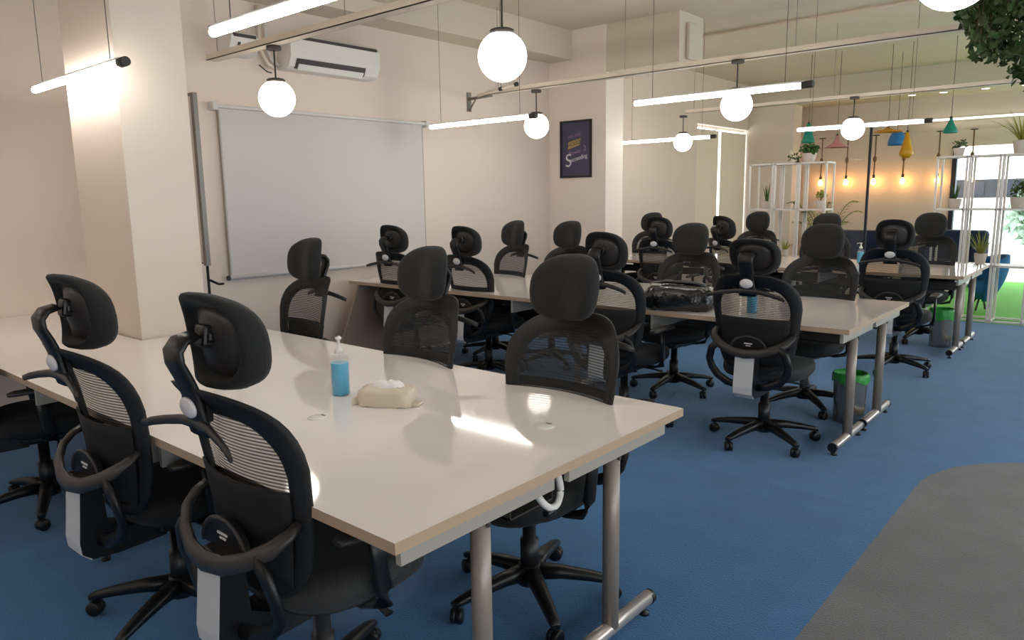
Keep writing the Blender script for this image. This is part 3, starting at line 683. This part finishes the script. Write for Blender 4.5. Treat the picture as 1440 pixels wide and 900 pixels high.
# flat cable port covers let into the front table
for x, y, l in ((-2.09, 1.40, 'round white cable port cover near the sanitizer bottle'), (-1.42, 1.80, 'round white cable port cover near the table corner')):
    o = tag(empty('cable_port', (x, y, 0.75)), l, 'port cover', 'cable ports in the front table')
    MB().lathe([(0.034, 0.0), (0.034, 0.002), (0.031, 0.0035), (0.001, 0.0035)], 0, 0, 28).build('cover', 'white', o)
    MB().box(-0.011, 0.020, 0.0034, 0.011, 0.026, 0.0042).build('slot', 'dark', o)
# wrapped parcel on the middle table
o = empty('wrapped_parcel', (-2.27, 4.31, 0.75), math.radians(18)); tag(o, 'black cushion parcel wrapped in shiny plastic lying on the middle table', 'parcel')
def wp(u, v):
    a = 2*PI*u; cx, sy = sup(a, 4); pr_ = [(0.001, 0.0), (0.9, 0.0), (1.0, 0.02), (1.03, 0.07), (1.0, 0.12), (0.9, 0.142), (0.6, 0.15), (0.001, 0.15)]
    k, z = pr_[int(round(v*7))]; j = 0.009
    w_ = math.sin(11*a+v*9)*j*(1 if 0 < v < 0.95 else 0)
    return Vector((0.215*cx*k+w_*cx, 0.14*sy*k+w_*sy, max(0, z+(random.uniform(-.005, .005) if z > 0.03 else 0))))
MB().grid(wp, 52, 7, closeu=True).build('wrapping', 'blackwrap', o)
MB().sweep([(-0.2, 0.05, 0.15), (-0.1, 0.055, 0.168), (0.05, 0.05, 0.165), (0.16, 0.05, 0.15)], 0.05, 0.025, n=8).build('folded_top', 'blackwrap', o)
MB().box(-0.185, -0.05, 0.148, -0.12, 0.0, 0.16, 0.004).build('paper_label', 'apron', o)
# white cable loop under the front table end
o = tag(empty('cable_loop', (-1.23, 1.57, 0.66)), 'white corrugated cable loop hanging under the front table end', 'cable')
pts = [(0, -0.055, 0.04), (0.0, -0.05, 0.005), (0, -0.022, -0.035), (0, 0.012, -0.062), (0, 0.045, -0.062), (0, 0.062, -0.03), (0, 0.055, 0.01), (0, 0.04, 0.04), (-0.02, 0.03, 0.06)]
def smooth(pts, n=6):
    P_ = [Vector(p) for p in pts]; out = []
    for i in range(len(P_)-1):
        p0 = P_[max(0, i-1)]; p1 = P_[i]; p2 = P_[i+1]; p3 = P_[min(len(P_)-1, i+2)]
        for k in range(n):
            t = k/n; out.append(0.5*((2*p1)+(p2-p0)*t+(2*p0-5*p1+4*p2-p3)*t*t+(3*p1-p0-3*p2+p3)*t**3))
    out.append(P_[-1]); return out
MB().tube(smooth(pts), 0.0105, 12).build('conduit', 'white', o)
MB().box(-0.012, -0.01, -0.085, 0.012, 0.028, -0.068, 0.004).build('cable_clip', 'blackplastic', o)
# bins
def bin_(x, y, label, bagh):
    o = empty('waste_bin', (x, y, 0)); tag(o, label, 'bin', 'steel bins with green liners')
    MB().lathe([(0.092, 0.0), (0.094, 0.012), (0.102, 0.28), (0.105, 0.31), (0.103, 0.312), (0.099, 0.28), (0.088, 0.02), (0.001, 0.018)], 0, 0, 32, cap=False).build('steel_bucket', 'steel', o)
    n = 40
    def bg(u, v):
        a = 2*PI*u; pr_ = [(0.088, 0.10), (0.093, 0.29), (0.100, bagh), (0.108, bagh-0.003), (0.112, bagh-0.02), (0.112, max(0.27, bagh-0.10))]
        r, z = pr_[int(round(v*5))]; w_ = 0.0025*math.sin(13*a)+0.0015*math.sin(7*a)
        return Vector(((r+w_*(v > 0.2))*math.cos(a), (r+w_*(v > 0.2))*math.sin(a), z+(0.012*math.sin(5*a) if v > 0.9 else 0)))
    MB().grid(bg, n, 5, closeu=True).build('green_liner', 'greenbag', o)
    MB().lathe([(0.092, 0.0), (0.094, 0.016)], 0, 0, 32).build('base_ring', 'blackplastic', o)
bin_(-1.38, 4.98, 'steel waste bin with green liner under the middle table end', 0.325)
bin_(-1.42, 7.98, 'steel waste bin with green bag under the back table, beside the badge chair', 0.37)

# ------------------------------------------------------------------ shelves and plants
def shelf(xs, label):
    o = empty('metal_shelf', (xs[0], 9.72, 0)); tag(o, label, 'shelf', 'white metal frame shelves'); x0 = xs[0]; D = 0.3
    m = MB(); r = 0.011
    for a, b in zip(xs, xs[1:]):
        a -= x0; b -= x0; b -= 0.03
        for y in (0, D):
            for x in (a, b): m.box(x-r, y-r, 0, x+r, y+r, 1.87)
            for z in (0.02, 0.64, 1.27, 1.86): m.box(a, y-r, z-r, b, y+r, z+r)
        for x in (a, b):
            for z in (0.02, 0.64, 1.27, 1.86): m.box(x-r, 0, z-r, x+r, D, z+r)
    m.build('frame', 'whitemetal', o)
    for a, b in zip(xs, xs[1:]):
        for z in (0.64, 1.27, 1.86):
            MB().box(a-x0+r, 0.012, z+0.002, b-x0-0.03-r, D-0.012, z+0.010).build('shelf_board', 'whitemetal', o)
    return o
shelf([-4.12, -3.78, -3.46, -3.10], 'white metal plant shelf left of the rope lamps')
shelf([-1.90, -1.575, -1.26, -0.93, -0.62], 'white metal plant shelf before the bright window at the right')

def pot_mesh(o, r, h, m='pot'):
    MB().lathe([(r*0.72, 0), (r*0.76, 0.004), (r, h-0.01), (r*1.02, h), (r*0.93, h), (r*0.9, h-0.02)], 0, 0, 24).build('pot', m, o)
    MB().lathe([(0.001, h-0.022), (r*0.9, h-0.018)], 0, 0, 20, cap=False).build('soil', 'soil', o)
def blades(o, n, L, h0, spread, m='leaf', w=0.02, droop=0.5, seed=0):
    rnd = random.Random(seed); g = MB()
    for k in range(n):
        a = 2*PI*k/n+rnd.uniform(-.3, .3); ll = L*rnd.uniform(0.65, 1.0); sp = spread*rnd.uniform(0.3, 1.0)
        d = Vector((math.cos(a), math.sin(a), 0)); sd = Vector((-d.y, d.x, 0)); pts = []; K = 8
        for i in range(K+1):
            t = i/K
            p = d*(0.008+ll*sp*t**1.2)+Vector((0, 0, h0+ll*(1-0.25*sp)*t-droop*sp*ll*t*t*0.8))
            pts.append((p, w*(1-t**1.6)*0.5+0.0006))
        for (p, a_), (q, b_) in zip(pts, pts[1:]):
            mid = Vector((0, 0, -0.15))
            v = [g.bm.verts.new(x) for x in (p-sd*a_, p+mid*a_, p+sd*a_, q+sd*b_, q+mid*b_, q-sd*b_)]
            g.bm.faces.new((v[0], v[1], v[4], v[5])).smooth = True; g.bm.faces.new((v[1], v[2], v[3], v[4])).smooth = True
    return g.build('leaves', m, o)
def leaves_cloud(g, pts, size, rnd, mi=0):
    for p in pts:
        n = Vector((rnd.uniform(-1, 1), rnd.uniform(-1, 1), rnd.uniform(-0.3, 1))).normalized()
        u = n.orthogonal().normalized(); u.rotate(Matrix.Rotation(rnd.uniform(0, 2*PI), 3, n)); v = n.cross(u); s = size*rnd.uniform(0.6, 1.2)
        vs = [g.bm.verts.new(Vector(p)+q) for q in (-u*s, -u*s*0.3+v*s*0.55+n*s*.12, u*s*0.45+v*s*0.4+n*s*.1, u*s-n*s*.15, u*s*0.45-v*s*0.4+n*s*.1, -u*s*0.3-v*s*0.55+n*s*.12)]
        f = g.bm.faces.new(vs); f.material_index = mi
def bushy(o, n, r, zc, rz, size, m='leaf', seed=0, stems=5, z0=0.05):
    rnd = random.Random(seed); g = MB(); st = MB(); tips = []
    for k in range(stems):
        a = rnd.uniform(0, 2*PI); q = Vector((math.cos(a)*r*0.6, math.sin(a)*r*0.6, zc+rnd.uniform(-.3, .6)*rz))
        st.tube(smooth([(0, 0, z0), (q.x*0.4, q.y*0.4, (z0+q.z)/2+0.01), q], 4), 0.0025, 6)
    pts = []
    for k in range(n):
        d = Vector((rnd.gauss(0, 1), rnd.gauss(0, 1), rnd.gauss(0, 1))).normalized()*rnd.uniform(0.4, 1)
        pts.append((d.x*r, d.y*r, zc+d.z*rz))
    leaves_cloud(g, pts, size, rnd)
    g.build('leaves', m, o); st.build('stems', 'leafdark', o)
def potted(kind, x, y, z, label, pr=0.06, ph=0.09, **k):
    o = empty('potted_plant', (x, y, z)); tag(o, label, 'plant', 'potted plants on the shelves'); pot_mesh(o, pr, ph)
    if kind == 'blade': blades(o, h0=ph-0.03, **k)
    else: bushy(o, z0=ph-0.03, **k)
    return o
ZT, ZM, ZL = 1.872, 1.282, 0.652
Y9 = 9.86
potted('bush', -3.40, Y9, ZT, 'bushy green plant in a white pot on top of the left shelf', 0.09, 0.115, n=90, r=0.13, zc=0.16, rz=0.08, size=0.035, seed=3)
o = potted('bush', -3.60, Y9, ZT, 'small trailing plant with cream flowers on top of the left shelf', 0.035, 0.05, n=26, r=0.08, zc=0.06, rz=0.07, size=0.028, seed=5, m='leaf')
g = MB(); leaves_cloud(g, [(random.uniform(-.07, .05), random.uniform(-.06, .06), random.uniform(0.02, .15)) for _ in range(24)], 0.03, random.Random(4)); g.build('flowers', 'flower', o)
potted('blade', -3.93, Y9, ZM, 'snake plant with upright blades in a white pot, middle tier of the left shelf', 0.06, 0.10, n=9, L=0.30, spread=0.35, w=0.026, droop=0.1, seed=2)
potted('bush', -3.24, Y9, ZM, 'yellow green leafy plant in a white pot, middle tier of the left shelf', 0.062, 0.10, n=26, r=0.10, zc=0.17, rz=0.06, size=0.03, m='leafyellow', seed=8)
potted('bush', -3.55, Y9, ZM, 'tiny brownish plant in a small pot on the middle tier of the left shelf', 0.03, 0.045, n=12, r=0.035, zc=0.08, rz=0.04, size=0.018, m='leafdark', seed=9)
potted('blade', -3.66, Y9, ZL, 'pale spiky plant low on the left shelf behind the chairs', 0.055, 0.09, n=16, L=0.26, spread=0.8, w=0.016, droop=0.5, seed=12, m='leafyellow')
potted('bush', -1.72, Y9, ZT, 'small succulent in a pinkish pot on top of the right shelf', 0.06, 0.09, n=26, r=0.10, zc=0.13, rz=0.06, size=0.034, seed=14, m='leafdark')
potted('blade', -1.13, Y9, ZT, 'spider plant with long arching blades on top of the right shelf', 0.085, 0.14, n=34, L=0.50, spread=0.95, w=0.017, droop=0.45, seed=16, m='leafyellow')
potted('blade', -1.72, Y9, ZM, 'upright grassy plant in a white pot, middle tier of the right shelf', 0.07, 0.11, n=12, L=0.24, spread=0.4, w=0.022, droop=0.15, seed=18)
potted('bush', -1.11, Y9, ZM, 'dense green plant in a white pot, middle tier at the right picture edge', 0.08, 0.12, n=70, r=0.09, zc=0.21, rz=0.10, size=0.03, seed=20, m='leafdark')
potted('blade', -1.42, Y9, ZL, 'spiky yellow green plant in a white pot behind the back table corner', 0.065, 0.12, n=30, L=0.38, spread=0.8, w=0.016, droop=0.2, seed=22, m='leafyellow')
# arching palm behind the left shelf
o = empty('potted_palm', (-3.35, 10.4, 0)); tag(o, 'floor palm with arching fronds beside the left shelf', 'plant')
pot_mesh(o, 0.15, 0.32)
g = MB(); st = MB()
for k in range(9):
    a = 2*PI*k/9+0.25; d = Vector((math.cos(a), math.sin(a), 0)); L = 0.75+0.12*math.sin(k*2.1)
    P_ = [d*(L*t**1.3*0.62)+Vector((0, 0, 0.3+1.05*L*1.25*math.sin(t*1.75)*0.95)) for t in [i/10 for i in range(11)]]
    st.tube(P_, 0.005, 6)
    for i in range(3, 11):
        p = P_[i]; t_ = (P_[i]-P_[i-1]).normalized(); sd = t_.cross(Vector((0, 0, 1))).normalized()
        for s in (-1, 1):
            for off in (0, 0.5):
                b = P_[i-1].lerp(p, off); ln = 0.20*(1.15-i/12)
                e = b+sd*s*ln*0.8+t_*ln*0.8-Vector((0, 0, ln*0.3)); m_ = (b+e)/2+Vector((0, 0, 0.015)); q = t_*0.010
                g.bm.faces.new([g.bm.verts.new(v) for v in (b, m_-q, e, m_+q)])
g.build('fronds', 'leafyellow', o); st.build('stems', 'leaf', o)

# hanging ivy top right
o = empty('hanging_ivy', (-0.42, 4.6, 2.4)); tag(o, 'mass of dark green ivy hanging from the ceiling at the top right', 'plant')
MB().box(-0.30, -0.12, 0.50, 1.1, 0.28, 0.60, 0.01).build('planter_tray', 'dark', o)
for x, y in ((-0.25, -0.1), (1.0, 0.26), (-0.25, 0.26), (1.0, -0.1)): MB().tube([(x, y, 0.6), (x, y, 1.0)], 0.004, 6).build('hanging_wire', 'wire', o)
rnd = random.Random(5); g = MB(); pts = []
def ivy_low(x, y): return 0.07-0.27*max(0, min(1, (x+0.50)/0.16))-0.22*max(0, min(1, (x+0.34)/0.30))-0.25*max(0, x+0.07)+0.035*math.sin(x*23+y*8)+0.03*math.sin(y*19+x*5)
while len(pts) < 7500:
    x = rnd.uniform(-0.50, 0.6); y = rnd.uniform(-0.2, 0.4); lo = ivy_low(x, y); z = rnd.uniform(lo, 0.58)
    if x < -0.38 and z > 0.12+0.10*math.sin(z*21) and rnd.random() < .8: continue
    pts.append((x, y, z))
leaves_cloud(g, pts, 0.027, rnd)
g.build('foliage', 'leafdark', o)
g = MB(); leaves_cloud(g, [(p[0]-0.01, p[1]-0.015, p[2]) for p in pts[::6]], 0.027, random.Random(6)); g.build('light_leaves', 'leaf', o)
st = MB()
for k in range(34):
    x = rnd.uniform(-0.42, 0.55); y = rnd.uniform(-0.15, 0.35); st.tube(smooth([(x, y, 0.55), (x+rnd.uniform(-.04, .04), y, 0.3), (x+rnd.uniform(-.03, .03), y, ivy_low(x, y)+0.03)], 4), 0.003, 5)
st.build('stems', 'bark', o)

# ------------------------------------------------------------------ lounge beyond
def shade_lamp(x, y, ztop, prof, m, label, th=True):
    o = empty('pendant_shade', (x, y, ztop)); tag(o, label, 'pendant lamp', 'coloured metal pendant shades')
    full = [(r, z) for r, z in prof]; inner = [(max(r-0.004, 0.001), z) for r, z in prof[::-1]]
    MB().lathe(inner[::-1][::-1] and (full[::-1]+inner[::-1])[0:0] or full[::-1], 0, 0, 28, cap=False).build('shade', m, o, solid=0.004)
    MB().tube([(0, 0, 0.0), (0, 0, (3.0 if y > 13 else H)-ztop)], 0.004, 6).build('cord', 'wire', o)
    MB().lathe([(0.018, -0.05), (0.018, 0.01), (0.008, 0.02)], 0, 0, 14).build('lamp_holder', 'dark', o)
shade_lamp(-3.82, 11.0, 2.46, [(0.02, 0.0), (0.04, -0.08), (0.085, -0.24), (0.09, -0.27)], 'teal', 'teal conical pendant shade above the bushy shelf plant')
shade_lamp(-3.42, 11.0, 2.27, [(0.015, 0.0), (0.03, -0.07), (0.08, -0.12), (0.165, -0.165)], 'pinklamp', 'pink wide conical pendant shade left of the small globe')
shade_lamp(-2.77, 11.0, 2.33, [(0.02, 0.0), (0.06, -0.025), (0.17, -0.05), (0.18, -0.06)], 'orange', 'flat orange disc pendant shade above the blue one')
shade_lamp(-2.82, 11.7, 2.32, [(0.02, 0.0), (0.07, -0.015), (0.10, -0.08), (0.115, -0.14), (0.117, -0.19)], 'bluelamp', 'blue dome pendant shade under the orange disc')
shade_lamp(-2.53, 11.0, 2.26, [(0.015, 0.0), (0.03, -0.08), (0.06, -0.19), (0.085, -0.28), (0.08, -0.30), (0.035, -0.34)], 'yellow', 'long yellow drop shaped pendant shade over a rope lamp')
shade_lamp(-2.035, 11.0, 2.40, [(0.012, 0.0), (0.03, -0.06), (0.08, -0.16), (0.085, -0.19)], 'teal', 'small teal cone pendant shade above the right shelf')
# rope lamps near the far wall
for i, x in enumerate((-4.62, -4.18, -3.72, -3.26, -2.74, -2.26)):
    l = ['first rope lamp from the left, its bulb hidden behind the left shelf', 'rope lamp with bare glowing bulb nearest the left shelf', 'rope lamp with bare glowing bulb just right of the dark glass post', 'rope lamp with bare glowing bulb below the yellow shade', 'rope lamp with bulb behind the left end of the right shelf', 'rope lamp hanging before the bright window'][i]
    o = empty('rope_lamp', (x, 14.05, 2.45)); tag(o, l, 'rope lamp', 'rope lamps along the far wall')
    MB().lathe([(0.055, -0.008), (0.055, 0.006)], 0, 0, 18).build('canopy', 'dark', o)
    MB().tube([(0, 0, 0), (0.004, 0, -0.3), (-0.002, 0, -0.68)], 0.011, 8).lathe([(0.012, -0.46), (0.028, -0.43), (0.030, -0.38), (0.012, -0.35)], 0, 0, 12).build('rope', 'rope', o)
    MB().lathe([(0.012, -0.74), (0.022, -0.735), (0.022, -0.68), (0.014, -0.67)], 0, 0, 14).build('socket', 'dark', o)
    MB().lathe([(0.001, -0.845), (0.02, -0.84), (0.034, -0.82), (0.038, -0.80), (0.032, -0.775), (0.018, -0.745), (0.013, -0.735)], 0, 0, 20).build('bulb', 'bulb', o)
struct('trim_rope_lamp_rail', MB().box(-5.6, 14.02, 2.455, XE, 14.08, 2.48), 'tray')
o = tag(empty('led_strip', (-0.4, 14.16, 2.64)), 'long thin white LED strip on the far wall at the upper right', 'light')
MB().sweep([(-2.55, 0, 0), (3.6, 0, 0)], 0.024, 0.024, n=8).build('lit_strip', 'strip', o)
MB().box(-2.56, 0.012, -0.02, 3.61, 0.038, 0.02).build('backing', 'white', o)
for i, x in enumerate((-3.06, -2.62, -2.06, -1.55)):
    o = tag(empty('downlight', (x, 13.42, 3.0)), ['first small recessed downlight from the left under the far beam', 'second small recessed downlight from the left under the far beam', 'third small recessed downlight from the left under the far beam', 'rightmost small recessed downlight under the far beam'][i], 'downlight', 'downlights under the far beam')
    MB().lathe([(0.05, -0.006), (0.05, 0.0)], 0, 0, 20).build('lens', 'downlight', o)
    MB().lathe([(0.052, -0.002), (0.066, -0.008), (0.066, 0.0)], 0, 0, 20, cap=False).build('rim', 'white', o)
# glass partition with dark post
o = tag(empty('glass_partition', (-3.5, 12.2, 0)), 'clear glass partition with a thin dark post before the rope lamps', 'glass partition')
MB().box(0.18, -0.02, 0, 0.215, 0.02, 2.45).box(-1.2, -0.02, 0, 0.2, 0.02, 0.04).build('frame', 'navyframe', o)
MB().box(-1.2, -0.005, 0.04, 0.18, 0.005, 2.4).build('glass_pane', 'glass', o)
# navy sofas
def sofa(x, y, w_, label):
    o = empty('lounge_sofa', (x, y, 0)); tag(o, label, 'sofa', 'navy sofas in the lounge')
    MB().box(0, 0, 0.12, w_, 0.7, 0.42, 0.04).build('seat', 'sofa', o)
    MB().box(0, 0.55, 0.3, w_, 0.75, 0.86, 0.06).build('backrest', 'sofa', o)
    for a in (0, w_-0.14): MB().box(a, 0.0, 0.12, a+0.14, 0.74, 0.62, 0.04).build('armrest', 'sofa', o)
    for a in (0.08, w_-0.08):
        for b in (0.08, 0.66): MB().lathe([(0.015, 0), (0.02, 0.13)], a, b, 10).build('leg', 'dark', o)
sofa(-4.35, 12.45, 1.25, 'navy sofa left in the lounge, behind the wide headrest')
sofa(-2.75, 13.1, 0.86, 'navy sofa right in the lounge, behind the badge chair')
# blue shell lounge chair
o = empty('lounge_chair', (-1.50, 10.75, 0), math.radians(-60)); o.scale = (0.8, 0.8, 0.94); tag(o, 'bright blue shell lounge chair on the turf behind the right shelf', 'chair')
def sh(u, v):
    a = -PI*0.62+PI*1.24*u; z = 0.14+0.60*v; r = 0.06+0.21*math.sin(PI*(0.10+0.58*v))
    top = 1-0.16*(abs(u-0.5)*2)**2*v
    return Vector((r*math.sin(a), r*math.cos(a)*0.85+0.10*v, 0.14+(z-0.14)*top))
MB().grid(sh, 24, 12).build('shell', 'bluechair', o, solid=0.05)
MB().lathe([(0.10, 0.16), (0.16, 0.24), (0.20, 0.32), (0.18, 0.38), (0.001, 0.39)], 0, 0.0, 24).build('seat', 'bluechair', o)
for a in (45, 135, 225, 315):
    d = Vector((math.cos(math.radians(a)), math.sin(math.radians(a)), 0)); MB().tube([d*0.06+Vector((0, 0, 0.18)), d*0.16+Vector((0, 0, 0.0))], 0.014, 8).build('leg', 'dark', o)

# ------------------------------------------------------------------ outside
def tree(x, y, hgt, r, label, seed):
    rnd = random.Random(seed); o = empty('tree', (x, y, -3.0)); tag(o, label, 'tree', 'trees outside the window')
    t = MB(); t.tube([(0, 0, 0), (0.05, 0, hgt*0.5), (0, 0.05, hgt*0.8)], 0.12, 8)
    for k in range(5):
        a = k*1.3; t.tube([(0, 0, hgt*0.5), (math.cos(a)*r*0.4, math.sin(a)*r*0.4, hgt*0.75), (math.cos(a)*r*0.7, math.sin(a)*r*0.7, hgt*0.95)], 0.05, 6)
    t.build('trunk', 'bark', o)
    g = MB(); pts = []
    cl = [(rnd.uniform(-r, r)*.6, rnd.uniform(-r, r)*.6, hgt*0.85+rnd.uniform(-r, r)*.55, r*rnd.uniform(.35, .6)) for _ in range(12)]
    for k in range(2600):
        c = cl[k % 12]; d = Vector((rnd.gauss(0, 1), rnd.gauss(0, 1), rnd.gauss(0, 1))).normalized()*c[3]*rnd.uniform(.7, 1)
        pts.append((c[0]+d.x, c[1]+d.y, c[2]+d.z))
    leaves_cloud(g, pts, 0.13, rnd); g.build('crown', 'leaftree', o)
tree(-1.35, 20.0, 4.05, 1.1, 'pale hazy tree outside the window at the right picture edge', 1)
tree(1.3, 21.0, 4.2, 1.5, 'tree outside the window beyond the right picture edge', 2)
o = tag(empty('neighbour_building', (-4.9, 24.0, -3.0)), 'grey building with dark upper storey seen through the far window', 'building')
MB().box(-2.0, 0, 0, 5.0, 4, 4.28).build('lower_storeys', 'parapet', o)
MB().box(-2.0, -0.05, 4.30, 5.0, 4.05, 4.78).build('upper_storey', 'shutter', o)
for a_ in (0.9, 1.7, 3.6): MB().box(a_, -0.09, 4.36, a_+0.5, -0.04, 4.72).build('window', 'navyframe', o)

# ------------------------------------------------------------------ world, camera
w = bpy.data.worlds.new('daylight'); SC.world = w; w.use_nodes = True
bg = w.node_tree.nodes['Background']; bg.inputs['Color'].default_value = (0.86, 0.94, 1.0, 1); bg.inputs['Strength'].default_value = 3.0

f_px, yaw, pitch, roll, hcam = 1034.52, math.radians(130.76), math.radians(-9.449), math.radians(-0.882), 1.481
cam = bpy.data.cameras.new('camera'); co = bpy.data.objects.new('camera', cam); COL.objects.link(co); SC.camera = co
cam.sensor_width = 36; cam.lens = 36*f_px/1440; cam.clip_start = 0.05; cam.clip_end = 200
fw = Vector((math.cos(yaw)*math.cos(pitch), math.sin(yaw)*math.cos(pitch), math.sin(pitch)))
r = Vector((math.sin(yaw), -math.cos(yaw), 0)); u = r.cross(fw)
c_, s_ = math.cos(roll), math.sin(roll)
r2 = c_*r+s_*u; u2 = -s_*r+c_*u
co.matrix_world = Matrix(((r2.x, u2.x, -fw.x, 0), (r2.y, u2.y, -fw.y, 0), (r2.z, u2.z, -fw.z, hcam), (0, 0, 0, 1)))

vs = SC.view_settings
vs.view_transform = 'Standard'; vs.look = 'None'; vs.exposure = 0.68; vs.gamma = 1.0; vs.use_curve_mapping = False
